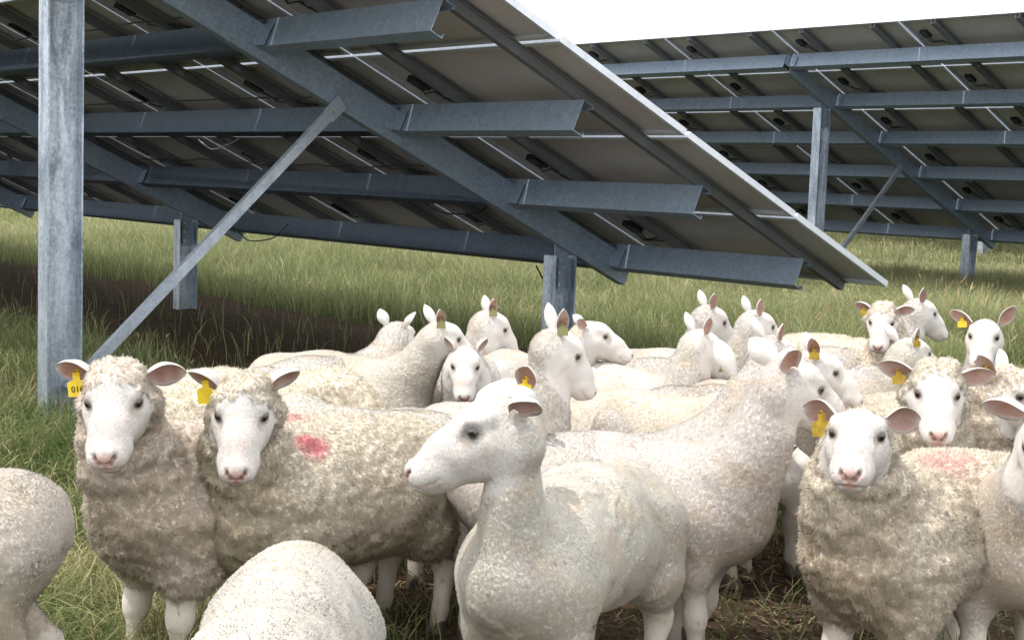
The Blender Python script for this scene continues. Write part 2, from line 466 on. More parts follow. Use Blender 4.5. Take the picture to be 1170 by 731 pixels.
# ---- head in its own frame: x to the nose, y left, z up; unit head, eye level at x=.10
EYE = (.0985, .0455, .0130)
def head_field(x, y, z, k=1.0, wide=1.0, cap=0.0):
    ay = np.abs(y)/wide
    c = lambda p, q, r0, r1, sc=(1, 1, 1): conef(x, ay, z, p, q, r0, r1, sc)
    d = c((.045, 0, -.014), (.075, 0, -.006), .066, .060)
    d = smin(d, c((.03, .032, -.055), (.095, .020, -.052), .046, .036), .035)    # cheeks, jaw angle
    d = smin(d, c((.08, 0, .012), (.165, 0, -.008), .044, .036, (1, .95, 1)), .035)  # nasal bridge
    d = smin(d, c((.160, 0, -.016), (.228, 0, -.030), .036, .027, (1, 1.18, 1)), .03)
    d = smin(d, c((.09, 0, -.055), (.190, 0, -.056), .043, .027), .04)           # jaw
    d = smin(d, c((.185, 0, -.064), (.214, 0, -.067), .025, .020, (1, 1.1, 1)), .02)          # chin
    d = smin(d, c((.196, .020, -.042), (.224, .018, -.044), .028, .0225), .018)    # upper lip pads
    d = smin(d, c((.068, .046, .028), (.094, .044, .030), .018, .014), .018)     # brow
    d = smin(d, c((.085, .046, -.022), (.140, .026, -.030), .022, .018), .025)    # cheekbone
    d = smax(d, -c((.113, .056, .015), (.128, .052, .010), .0105, .009), .014)   # hollow before the eye
    if cap > 0:
        d = smin(d, c((.028, .018, .035), (.066, .010, .044), .044*cap, .034*cap), .03)
        d = smin(d, c((.0, .03, -.03), (.03, .055, -.045), .05*cap, .036*cap), .03)
    # lids: a ring of soft skin round the ball
    E0 = np.array(EYE); o_ = np.array([.64, .75, .08]); o_ /= np.linalg.norm(o_); a_ = np.array([.75, -.66, .0]); b_ = np.array([0.05, .06, 1.])
    d = smin(d, c(tuple(E0-o_*.004), tuple(E0-o_*.004+a_*.001), .0150, .0150), .010)
    ring = []
    for q0, q1 in ((-1.0, -.2), (-.2, .5), (.5, 1.0)):
        u_ = lambda q: tuple(E0 + o_*(.0078-.0035*q*q) + a_*.0135*q + b_*(.0124*(1-q*q*.9)))
        v_ = lambda q: tuple(E0 + o_*(.0056-.0035*q*q) + a_*.0135*q - b_*(.0108*(1-q*q*.9)))
        d = smin(d, c(u_(q0), u_(q1), .0042, .0042), .004); d = smin(d, c(v_(q0), v_(q1), .0040, .0040), .004)
    # nostrils and mouth
    d = smax(d, -c((.2500, .0085, -.0390), (.2420, .0235, -.0200), .0058, .0042), .006)
    d = smax(d, -c((.256, .0, -.036), (.248, .0, -.054), .0024, .0018), .006)
    for a, b in (((.250, 0, -.0580), (.238, .024, -.0580)), ((.238, .024, -.0580), (.195, .043, -.0515))):
        d = smax(d, -c(a, b, .0034, .0026), .005)
    return d

def ear_mesh(side, lift, fold, L=.125, W=.034, back=.30, n=14, m=9, droop=0.0):
    """leaf-shaped cupped ear with thickness; returns V, quads, inner mask"""
    d = np.array([-back, side*math.cos(lift), math.sin(lift)]); d /= np.linalg.norm(d)
    face = np.array([.85, side*.25, -.05]); face -= d*(face @ d); face /= np.linalg.norm(face)
    face = math.cos(fold)*face + math.sin(fold)*np.cross(d, face)*side
    lat = np.cross(d, face)
    base = np.array([.018, side*.058, .018])
    t = np.linspace(0, 1, n); s = np.linspace(-1, 1, m)
    wid = W*np.where(t < .5, .36+.64*np.sin(t/.5*math.pi/2)**1.2, np.clip(1-((t-.5)/.5)**1.9, 0, 1)**.72)
    wid[-1] = .0015
    V = []; inn = []
    for lay, off in ((0, 0.0), (1, -.0045)):
        for i in range(n):
            cup = (1.05-.65*t[i])*W
            for j in range(m):
                th = 1.0 - .25*t[i]
                p = base + d*(L*t[i]) + lat*(wid[i]*math.sin(s[j]*1.25)/math.sin(1.25)) \
                    + face*(-cup*(1-s[j]**2)*(wid[i]/W) + off*(1-.6*abs(s[j])**3) - (.02*t[i]**2)*droop) + np.array([0, 0, -droop*.05*t[i]**2])
                V.append(p); inn.append(1.0 if lay == 0 else 0.0)
    V = np.array(V); inn = np.array(inn); Q = []
    g = lambda l, i, j: l*n*m + i*m + j
    for i in range(n-1):
        for j in range(m-1):
            Q.append((g(0, i, j), g(0, i+1, j), g(0, i+1, j+1), g(0, i, j+1)))
            Q.append((g(1, i, j), g(1, i, j+1), g(1, i+1, j+1), g(1, i+1, j)))
        Q.append((g(0, i, 0), g(1, i, 0), g(1, i+1, 0), g(0, i+1, 0)))
        Q.append((g(0, i, m-1), g(0, i+1, m-1), g(1, i+1, m-1), g(1, i, m-1)))
    for j in range(m-1):
        Q.append((g(0, n-1, j), g(1, n-1, j), g(1, n-1, j+1), g(0, n-1, j+1)))
    js = np.tile(np.tile(np.abs(s), n), 2); ts = np.tile(np.repeat(t, m), 2)
    inn = inn*np.clip((1.0-js)*4, 0, 1)*np.clip((1.02-ts)*5, 0, 1)
    return V, np.array(Q), inn, (base, d, face, lat)

# ------------------------------------------------------------------ sheep materials
def mat_fleece(name, strands):
    t = NT(name); a = t.attr('Col'); w = t.attr('wool')
    o = t.obj()
    n = t.noise(o, 260 if not strands else 90, 3, .6)
    c = t.mix(.4, a.outputs['Color'], t.ramp(n, [(.25, .78), (.75, 1.0)]), 'MULTIPLY')
    na = t.attr('nrm')
    vt = t.n('ShaderNodeVectorTransform', vector_type='NORMAL', convert_from='OBJECT', convert_to='WORLD')
    if strands:
        t.l(na.outputs['Vector'], vt.inputs[0]); nrm = vt.outputs[0]
    else:
        v = t.n('ShaderNodeTexVoronoi'); v.inputs['Scale'].default_value = 75; t.l(o, v.inputs['Vector'])
        n2 = t.noise(o, 420, 2, .5)
        n3 = t.noise(o, 55, 4, .65)
        h = t.math('ADD', t.math('MULTIPLY', t.math('MULTIPLY', v.outputs['Distance'], w.outputs['Fac']), -1.2), t.math('ADD', t.math('MULTIPLY', n2, .15), t.math('MULTIPLY', n3, .5)))
        nrm = t.bump(h, .6, .009)
    t.set(Base_Color=c, Roughness=.9, Specular_IOR_Level=.12, Sheen_Weight=.15, Sheen_Roughness=.5, Normal=nrm)
    t.p.inputs['Sheen Tint'].default_value = (1, .96, .9, 1)
    return t.m
M_skin = mat_fleece('sheep_coat', False)
M_fleece = mat_fleece('sheep_wool_locks', True)
def _tr(m, k):
    t = m.node_tree; out = [n for n in t.nodes if n.type == 'OUTPUT_MATERIAL'][0]; p = [n for n in t.nodes if n.type == 'BSDF_PRINCIPLED'][0]
    tr = t.nodes.new('ShaderNodeBsdfTranslucent'); mx = t.nodes.new('ShaderNodeMixShader'); mx.inputs[0].default_value = k
    t.links.new(p.inputs['Base Color'].links[0].from_socket, tr.inputs[0]); t.links.new(p.outputs[0], mx.inputs[1]); t.links.new(tr.outputs[0], mx.inputs[2]); t.links.new(mx.outputs[0], out.inputs[0])
_tr(M_fleece, .40)
M_stub = mat_fleece('sheep_short_wool', True)
_tr(M_stub, .12)
def mat_eye():
    t = NT('sheep_eye'); a = t.attr('Col')
    return t.set(Base_Color=a.outputs['Color'], Roughness=.12, Specular_IOR_Level=.6)
M_eye = mat_eye()
M_hoof = mat_simple('hoof_horn', (.09, .07, .05), .6)
def mat_tag():
    t = NT('yellow_tag_plastic'); n = t.noise(t.obj(), 60, 4, .7)
    return t.set(Base_Color=t.ramp(n, [(.35, (.62, .42, .03)), (.62, (.34, .22, .03))]), Roughness=.45)
M_tag = mat_tag()
M_tagb = mat_simple('bright_tag_plastic', (.78, .56, .03), .4)
M_tagg = mat_simple('green_tag_plastic', (.27, .27, .11), .6)

def hoof_proto():
    m = MB()
    for s in (-1, 1):
        r = []
        for z, lx0, lx1, hw in ((0, -.028, .040, .0145), (.018, -.027, .034, .0140), (.040, -.024, .018, .0125), (.052, -.018, .010, .009)):
            r.append([(lx0, s*.016-hw, z), (lx0+.012, s*.016+hw*(1 if s > 0 else 1), z), (lx1-.014, s*.016+hw*.85, z), (lx1, s*.013, z), (lx1-.014, s*.016-hw*.85, z)])
        V = np.array(r).reshape(-1, 3); F = []
        for i in range(3):
            for j in range(5): F.append((i*5+j, i*5+(j+1) % 5, (i+1)*5+(j+1) % 5, (i+1)*5+j))
        m.add(V, F)
    return m.build('hoof', M_hoof, None, True)
HOOF = hoof_proto(); HOOF_used = [False]
def eye_proto():
    n, m = 12, 20; V = []; F = []; C = []
    for i in range(n+1):
        a = math.pi*i/n
        for j in range(m):
            b = 2*math.pi*j/m
            p = np.array([math.sin(a)*math.cos(b), math.cos(a), math.sin(a)*math.sin(b)])   # pole = +y (outward)
            V.append(p*.0145)
            rr = math.sin(a) if a < math.pi/2 else 1
            c = (.05, .035, .03)
            if rr < .74 and a < math.pi/2:
                c = (.12, .095, .065)
                if abs(p[2]) < .30 and abs(p[0]) < .6: c = (.006, .006, .006)
            C.append((*c, 1))
    for i in range(n):
        for j in range(m): F.append((i*m+j, i*m+(j+1) % m, (i+1)*m+(j+1) % m, (i+1)*m+j))
    return mesh_np('eye', V, np.array(F), M_eye, None, True, {'Col': np.array(C)})
EYEO = eye_proto(); EYE_used = [False]

def lerp(a, b, t): return a + (b-a)*t
FACE_C = np.array([.645, .61, .57]); WOOL_C = np.array([.92, .855, .745]); SHORN_C = np.array([.72, .685, .63])
TAN = np.array([.66, .50, .32]); PINK = np.array([.60, .34, .29])
G = 'sheep of the flock grazing under the panels'
def sheep(label, eye, z, heading, hyaw, hpitch, kind='wool', roll=0, occ=(.46, 0), side=0, hs=1.0, bs=.9, 
          ears=(.15, .15), efold=0.0, eL=.125, tag_=None, cap=0.0, dirt=.5, seed=0, mark=None, q=1, dens=1.0,
          headlow=None, wide=1.0, dark_eye=0, legsw=0.0, neckw=1.0, warm=0.0, fat=1.0, pos=None, nofleece=False, droop=0.0, face=None):
    """eye: photograph pixel of the point between the eyes (or of the eye on `side`), at depth z"""
    if face is not None: hyaw = math.degrees(math.atan2(-1, -(eye[0]-585)/F_PX)) + face
    hd = R(heading); Rb = np.array([[math.cos(hd), -math.sin(hd), 0], [math.sin(hd), math.cos(hd), 0], [0, 0, 1.]])
    Rh = rot_head(R(hyaw-heading), R(hpitch), R(roll))          # head -> body frame
    if z > 4.2 and pos is None: z = z*1.10; hs = hs*.95; eL = eL*.86
    k_h = hs*np.array([1.07, 1, 1.])
    e_off = np.array([EYE[0], side*EYE[1]*wide, EYE[2]])*k_h
    if pos is None:
        T = px(eye[0], eye[1], z)
        hz = T[2] - (Rh @ e_off)[2]
        ho = np.array([occ[0]*bs, occ[1], hz])                       # skull origin in the body frame
        W0 = T - Rb @ (ho + Rh @ e_off); W0[2] = 0
    else:
        W0 = np.array([pos[0], pos[1], 0.]); ho = np.array([occ[0]*bs, occ[1], headlow])
    root = empty('sheep', tuple(W0), hd); tag(root, label, 'sheep', G)
    wool = kind == 'wool'
    inf = .026 if wool else 0.0
    fine = .0042 if q == 2 else (.0065 if q == 1 else .009)
    coarse = .011 if q == 2 else (.015 if q == 1 else .018)
    hb = np.stack([ho + Rh @ (np.array(c)*k_h) for c in [(a, b, c) for a in (-.06, .27) for b in (-.085*wide, .085*wide) for c in (-.12, .09)]])
    hlo, hhi = hb.min(0), hb.max(0)
    lo = np.minimum(np.array([-.68*bs, -.33*fat*bs, .0]), hlo-.02); hi = np.maximum(np.array([.52*bs, .33*fat*bs, .78*bs]), hhi+.02)
    X = grid_axis(lo[0], hi[0], hlo[0], hhi[0], fine, coarse); Y = grid_axis(lo[1], hi[1], hlo[1], hhi[1], fine, coarse); Z = grid_axis(lo[2], hi[2], hlo[2], hhi[2], fine, coarse)
    Fd = Field(X, Y, Z)
    b = bs
    def C(p0, p1, r0, r1, k=.05, sc=(1, 1, 1), i=1.0):
        Fd.cone(np.array(p0)*b, np.array(p1)*b, r0*b+inf*i, r1*b+inf*i, k, sc)
    fy = fat
    # trunk
    C((-.34, 0, .515), (-.10, 0, .515), .140, .172, .05, (1, 1.04*fy, 1))
    C((-.12, 0, .505), (.20, 0, .500), .172, .158, .05, (1, 1.06*fy, 1))
    C((-.14, 0, .470), (.12, 0, .465), .145, .125, .06, (1, 1.18*fy, .95))
    C((.18, 0, .510), (.30, 0, .500), .152, .112, .06, (1, 1.0*fy, 1.05))
    C((-.40, 0, .555), (.10, 0, .585), .085, .092, .06, (1, 1.1, 1))           # loin and withers
    C((.30, 0, .43), (.33, 0, .48), .080, .085, .06)                            # brisket
    # neck
    nb = ho + Rh @ (np.array([.022, 0, -.038])*k_h)
    p0 = np.array([.20, 0, .52])*b; p1 = np.array([.30, 0, .60])*b
    sd = nb-p1; ln = np.linalg.norm(sd); ctrl = p1 + np.array([.45*sd[0]+.05, .15*sd[1], .40*sd[2]])
    if sd[2] < 0: ctrl = p1 + np.array([.12, .2*sd[1], .1*sd[2]])
    P = [p0] + [((1-t)**2)*p1 + 2*t*(1-t)*ctrl + t*t*nb for t in np.linspace(0, 1, 6)]
    nr = np.array([.150, .122, .100, .084, .073, .063, .050])*neckw*b
    ni = inf*np.array([1, .9, .8, .65, .5, .35, .1])
    for i in range(6):
        Fd.cone(P[i], P[i+1], nr[i]+ni[i], nr[i+1]+ni[i+1], .05, (1, .92, 1))
    Fd.cone(np.array([.34, 0, .47])*b, (P[3]+P[4])/2, .075*b*neckw+inf*.8, .055*b*neckw+inf*.8, .06)    # front of the neck
    NP = np.array(P)
    # legs
    rs = np.random.default_rng(seed+100)
    f2 = min(1.0, fat*1.1)
    for s in (-1, 1):
        j = rs.uniform(-.05, .05)*(1+legsw)
        C((.24, s*.085*f2, .47), (.235, s*.105*f2, .34), .084, .056, .07)
        C((.235, s*.105*f2, .34), (.24+j*.5, s*.10, .205), .050, .029, .03, i=.3)
        C((.24+j*.5, s*.10, .205), (.235+j, s*.10, .065), .0265, .019, .02, i=.05)
        C((.24+j*.5, s*.105, .200), (.243+j*.5, s*.105, .185), .034, .032, .02, i=.05)
        C((.235+j, s*.10, .075), (.245+j, s*.10, .035), .0255, .026, .015, i=0)
        hx1 = .25+j
        j2 = rs.uniform(-.05, .05)*(1+legsw)
        C((-.33, s*.09*f2, .49), (-.31, s*.115*f2, .38), .115*(.5+.5*f2), .086*(.5+.5*f2), .07)
        C((-.31, s*.115*f2, .38), (-.41+j2*.5, s*.115, .235), .074, .034, .04, i=.4)
        C((-.41+j2*.5, s*.115, .235), (-.385+j2, s*.11, .07), .036, .023, .02, i=.08)
        C((-.425+j2*.5, s*.115, .245), (-.415+j2*.5, s*.115, .215), .030, .030, .02, i=.05)
        C((-.385+j2, s*.11, .075), (-.372+j2, s*.11, .035), .0265, .027, .015, i=0)
        for hx in (hx1, -.367+j2):
            if HOOF_used[0]: hf = link(HOOF.copy())
            else: hf = HOOF; HOOF_used[0] = True
            hf.parent = root; hf.location = (hx*b, s*(.10 if hx > 0 else .11)*b, .001); hf.scale = (b,)*3
    C((-.455, 0, .58), (-.475, 0, .51), .024, .018, .03, i=.5)              # docked tail
    # head
    qs = Fd.sl(hlo-.02, hhi+.02)
    x = X[qs[0]][:, None, None]-ho[0]; y = Y[qs[1]][None, :, None]-ho[1]; zz = Z[qs[2]][None, None, :]-ho[2]
    A = Rh/k_h
    lx = x*A[0, 0]+y*A[1, 0]+zz*A[2, 0]; ly = x*A[0, 1]+y*A[1, 1]+zz*A[2, 1]; lz = x*A[0, 2]+y*A[1, 2]+zz*A[2, 2]
    hd_ = head_field(lx, ly, lz, 1, wide, cap)*hs
    kk = np.where(lx > .10, .004, .026)
    Fd.F[qs] = smin(Fd.F[qs], hd_, kk)
    V, Q = surface_nets(X, Y, Z, Fd.F)
    # ---- masks in head space
    def hspace(P_): return ((P_-ho) @ Rh)/k_h
    hv = hspace(V); ayn = np.abs(hv[:, 1])/wide
    nz = (fbm(V, 60, seed)-.5)
    inbox = (hv[:, 0] > -.05) & (hv[:, 0] < .28) & (ayn < .12) & (hv[:, 2] > -.14) & (hv[:, 2] < .12)
    thr = np.clip(-hv[:, 2]-.080, 0, 1)*1.5
    lim = .045 + thr + nz*.05
    if cap > 0: lim = np.where(hv[:, 2] > .022, .080, np.where(hv[:, 2] < -.03, .066, .045)) + thr + nz*.04
    elif not wool: lim = .000 + thr*.8 + nz*.05
    face = inbox*np.clip((hv[:, 0]-lim)/(.02 if wool else .05), 0, 1)*np.clip((hv[:, 2]+.135)/.02, 0, 1)
    isear = np.zeros(len(V))
    legm = np.clip((.30*b + nz*.08 - V[:, 2])/.05, 0, 1)*(np.hypot(V[:, 1]*0+1, 0))
    belly = np.abs(V[:, 1]) < .06
    legm = np.where((V[:, 2] > .25*b) & belly, 0, legm)
    woolm = (1-face)*(1-legm)
    # ---- coarse fleece relief
    me_n = None
    lum = fbm(V, 9, seed+5)-.5
    nn = vnorm(V, Q)
    disp = lum*(.026 if wool else .009)*(1-face)*(1-legm)*np.clip(woolm, 0, 1)
    if wool:
        _, f1 = voronoi(V + (fbm(V, 30, seed)-.5)[:, None]*.02, .034, seed)
        disp += (.55-f1)*.012*woolm
        disp += np.sin(V[:, 2]*62+(fbm(V, 6, seed+4)-.5)*13)*.0034*np.clip((V[:, 0]-.12)/.12, 0, 1)*woolm*np.clip((V[:, 2]-.36)/.08, 0, 1)
    else:
        rid = np.sin((V[:, 0]*.8+V[:, 2]*.55+(fbm(V, 5, seed+3)-.5)*.35)*80)
        zone = np.clip((fbm(V, 4, seed+9)-.50)*8, 0, 1)
        disp += np.clip(rid, 0, 1)*.0042*zone*woolm*(V[:, 2] < .68*b)
    V = V + nn*disp[:, None]
    nn = vnorm(V, Q)
    # ---- colour
    rt_ = np.random.default_rng(seed+7); base = (WOOL_C if wool else SHORN_C)*(1-.10*rt_.random())*np.array([1, 1-.035*rt_.random(), 1-.06*rt_.random()])
    d1 = np.clip((fbm(V, 5, seed+21)-.42)*3.2, 0, 1); d2 = fbm(V, 28, seed+33)
    front = np.clip((V[:, 0]-.05)/.3, 0, 1)*np.clip((.70-V[:, 2])/.2, 0, 1)
    low = np.clip((.50-V[:, 2])/.25, 0, 1)
    dm = np.clip(dirt*(.20*d1 + .30*front*(wool*1.0+.35)*(.3+d1) + .25*low*d1 + warm)*(.35+d2), 0, .7)*(1-face*.9)
    dm *= np.clip(1.25 - np.clip((V[:, 2]-.58*b)/.12, 0, 1), .15, 1)
    Cc = base*(1-dm[:, None]) + TAN*dm[:, None]
    if not wool:
        st = np.clip((fbm(V*np.array([1, 1, 1.6]), 11, seed+41)-.52)*6, 0, 1)*.42*(1-face)
        Cc = Cc*(1-st[:, None]) + np.array([.66, .52, .37])*st[:, None]
    Cc = Cc*(1-face[:, None]) + FACE_C*face[:, None]
    lg = legm*.55; Cc = Cc*(1-lg[:, None]) + np.array([.66, .60, .52])*lg[:, None]
    mud = np.clip((.12-V[:, 2])/.10, 0, 1)*.6; Cc = Cc*(1-mud[:, None]) + np.array([.25, .19, .13])*mud[:, None]
    # nose, lips, eyelids
    X_, Y_, Z_ = hv[:, 0], ayn, hv[:, 2]
    def blob(c, r): return np.clip(1.6-1.6*np.sqrt((X_-c[0])**2+(Y_-c[1])**2+(Z_-c[2])**2)/r, 0, 1)*inbox
    nose = np.clip(blob((.255, 0, -.032), .026) + .6*blob((.247, .016, -.030), .017), 0, 1)
    lip = blob((.246, .0, -.056), .020)*.8 + np.clip(1-np.abs(Z_+.056)/.006, 0, 1)*(X_ > .197)*inbox*.65
    Cc = mixc(Cc, PINK*1.0, np.clip(nose*.80, 0, 1)); Cc = mixc(Cc, PINK*.85, np.clip(lip, 0, .8))
    nos = np.clip(blob((.2490, .0100, -.0375), .0095)+blob((.2440, .0190, -.0250), .0090), 0, 1)
    Cc = mixc(Cc, np.array([.08, .045, .04]), nos*.9)
    ey = blob((EYE[0]+.006, EYE[1]+.006, EYE[2]), .019 if not dark_eye else .030)
    Cc = mixc(Cc, np.array([.10, .085, .085]) if not dark_eye else np.array([.10, .11, .125]), np.clip(ey*1.3, 0, .80 if not dark_eye else .90))
    stn = np.clip((fbm(V, 22, seed+12)-.5)*4, 0, 1)*face*.30; Cc = mixc(Cc, np.array([.60, .50, .41]), stn)
    tear = blob((EYE[0]+.022, EYE[1]-.002, EYE[2]-.016), .024)*.5; Cc = mixc(Cc, np.array([.36, .28, .23]), tear)
    pnk = blob((.20, .0, .01), .05)*.25; Cc = mixc(Cc, np.array([.68, .52, .47]), pnk)
    fr = np.clip((fbm(V, 90, seed+2)-.5)*3, 0, 1)*face*.14; Cc = mixc(Cc, np.array([.55, .42, .33]), fr)
    chinp = blob((.20, 0, -.085), .03)*.4; Cc = mixc(Cc, np.array([.52, .42, .33]), chinp)
    flk = np.clip((fbm(V, 75, seed+60, 2)-.80)*16, 0, 1)*(1-face)*.6; Cc = mixc(Cc, np.array([.22, .17, .12]), flk)
    if mark is not None:
        for (mx, my, mr, amt) in mark:
            top = V[:, 2] > .52*b
            dd = np.sqrt(((V[:, 0]-mx)/1.6)**2+(V[:, 1]-my)**2)
            mk = np.clip((1-dd/mr)*2 + (d2-.5)*1.5, 0, 1)*top*amt
            Cc = mixc(Cc, np.array([.78, .20, .25]), mk*np.clip(.45+1.1*fbm(V, 45, seed+71), 0, 1))
    # ---- ears
    VV = [V]; QQ = [Q]; CC = [Cc]; WW = [woolm*(1.0 if wool else .75)]; n0 = len(V); frames = []
    for s, lift in ((1, ears[0]), (-1, ears[1])):
        ev, eq, inn, frm = ear_mesh(s, lift, efold, eL, W=.035 if z < 4.0 else (.030 if side == 0 else .023), droop=droop, back=.30 if side == 0 else .85)
        if s == -1: eq = eq[:, ::-1]
        ev = ev*np.array([1, 1, 1]); ev[:, 1] += s*(wide-1)*.05
        frames.append((frm, s))
        ev = ho + (ev*k_h) @ Rh.T
        ec = mixc(np.tile(FACE_C*.97, (len(ev), 1)), np.array([.42, .20, .15]), inn*.85*(.45+1.0*(fbm(ev, 45, seed+s)-.1)))
        VV.append(ev); QQ.append(eq+n0); n0 += len(ev); CC.append(ec); WW.append(np.zeros(len(ev)))
    Va = np.concatenate(VV); Qa = np.concatenate(QQ); Ca = np.concatenate(CC); Wa = np.concatenate(WW)
    body = mesh_np('body', Va, Qa, M_skin, root, True, {'Col': np.c_[np.clip(Ca, 0, 1), np.ones(len(Ca))], 'wool': Wa})
    # ---- eyes
    for s in (1, -1):
        if EYE_used[0]: eo = link(EYEO.copy())
        else: eo = EYEO; EYE_used[0] = True
        eo.parent = root
        c = ho + Rh @ (np.array([EYE[0]+.0008, s*(EYE[1]+.0012)*wide, EYE[2]])*k_h)
        Mh = np.stack([Rh[:, 0]*.76+Rh[:, 1]*s*-.65, Rh[:, 1]*s*.76+Rh[:, 0]*.65, Rh[:, 2]], 1)*hs*1.12
        eo.matrix_local = Matrix([[*Mh[0], c[0]], [*Mh[1], c[1]], [*Mh[2], c[2]], [0, 0, 0, 1]])
    # ---- ear tags
    if tag_:
        for (s, tm, num) in tag_:
            (bs_, d, face_, lat), _ = frames[0 if s == 1 else 1]
            c = bs_ + d*eL*.45 + face_*(-.008); dn = np.array([0, 0, -1.]) @ Rh   # world down in head space
            dn = Rh.T @ np.array([0, 0, -1.]); fcw = Rh.T @ (Rb.T @ np.array([0, -1., 0]))
            nrm_ = face_*.5 + fcw*.5; nrm_ -= dn*(nrm_ @ dn)*.8; nrm_ /= np.linalg.norm(nrm_)
            ax = dn*.8 + d*(-.10) + np.array([0, 0, 0]); ax -= nrm_*(ax @ nrm_); ax /= np.linalg.norm(ax); sx_ = np.cross(ax, nrm_)
            m = MB(); c2 = c + nrm_*.012
            hw, hl = (.024, .056) if z < 3.9 else (.019, .040)
            pts = [(-.35, 0), (-.35, .3), (-1, .42), (-1, 1), (1, 1), (1, .42), (.35, .3), (.35, 0)]
            top_ = [c2 + sx_*hw*a_ + ax*hl*b_ + nrm_*.0012 for a_, b_ in pts]; bot = [p - nrm_*.0024 for p in top_]
            Vt = np.array(top_+bot); Ft = [(0, 1, 6, 7), (1, 2, 5, 6), (2, 3, 4, 5), (15, 14, 9, 8), (14, 13, 10, 9), (13, 12, 11, 10)]
            Ft += [(i, i+8, (i+1) % 8+8, (i+1) % 8) for i in range(8)]
            m.add(ho + (Vt*k_h) @ Rh.T, Ft)
            stud = np.array([c2 - nrm_*.016, c2 + nrm_*.006]); m.tube(ho + (stud*k_h) @ Rh.T, .006, 8)
            to = m.build('ear_tag', tm, root)
            if num:
                fc = bpy.data.curves.new('digits', 'FONT'); fc.body = num; fc.size = .024; fc.extrude = .0004; fc.align_x = 'CENTER'; fc.align_y = 'CENTER'
                tmp = bpy.data.objects.new('digits', fc); col.objects.link(tmp); bpy.context.view_layer.update()
                me = bpy.data.meshes.new_from_object(tmp.evaluated_get(bpy.context.evaluated_depsgraph_get()))
                bpy.data.objects.remove(tmp); me.materials.clear(); me.materials.append(M_black)
                cc = ho + Rh @ ((c2 + ax*hl*.70 + nrm_*.0022)*k_h)
                # text reads along the tag, turned on its side a little as it hangs
                Mx_ = np.stack([Rh @ (sx_), Rh @ (-ax), Rh @ nrm_], 1)*.9
                if np.linalg.det(Mx_) < 0: Mx_[:, 0] *= -1
                no = link(bpy.data.objects.new('tag_number', me)); no.parent = to
                no.matrix_local = Matrix([[*Mx_[0], cc[0]], [*Mx_[1], cc[1]], [*Mx_[2], cc[2]], [0, 0, 0, 1]])
    # ---- locks of wool
    if not nofleece:
        locks(V, Q, nn, Cc, woolm, wool, root, seed, dens, Rb, W0, z, face*np.clip(1-1.5*(nose+ey+lip), 0, 1)*np.clip((hv[:, 2]+.12)/.02, 0, 1) if q == 2 else None)
    return root
def mixc(C, c, a): return C*(1-a[:, None]) + c*a[:, None]
def vnorm(V, Q):
    a = V[Q[:, 2]]-V[Q[:, 0]]; b = V[Q[:, 3]]-V[Q[:, 1]]; n = np.cross(a, b)
    N = np.zeros_like(V)
    for k in range(4):
        for c in range(3): N[:, c] += np.bincount(Q[:, k], n[:, c], len(V))
    return N/(np.linalg.norm(N, axis=1)[:, None]+1e-12)
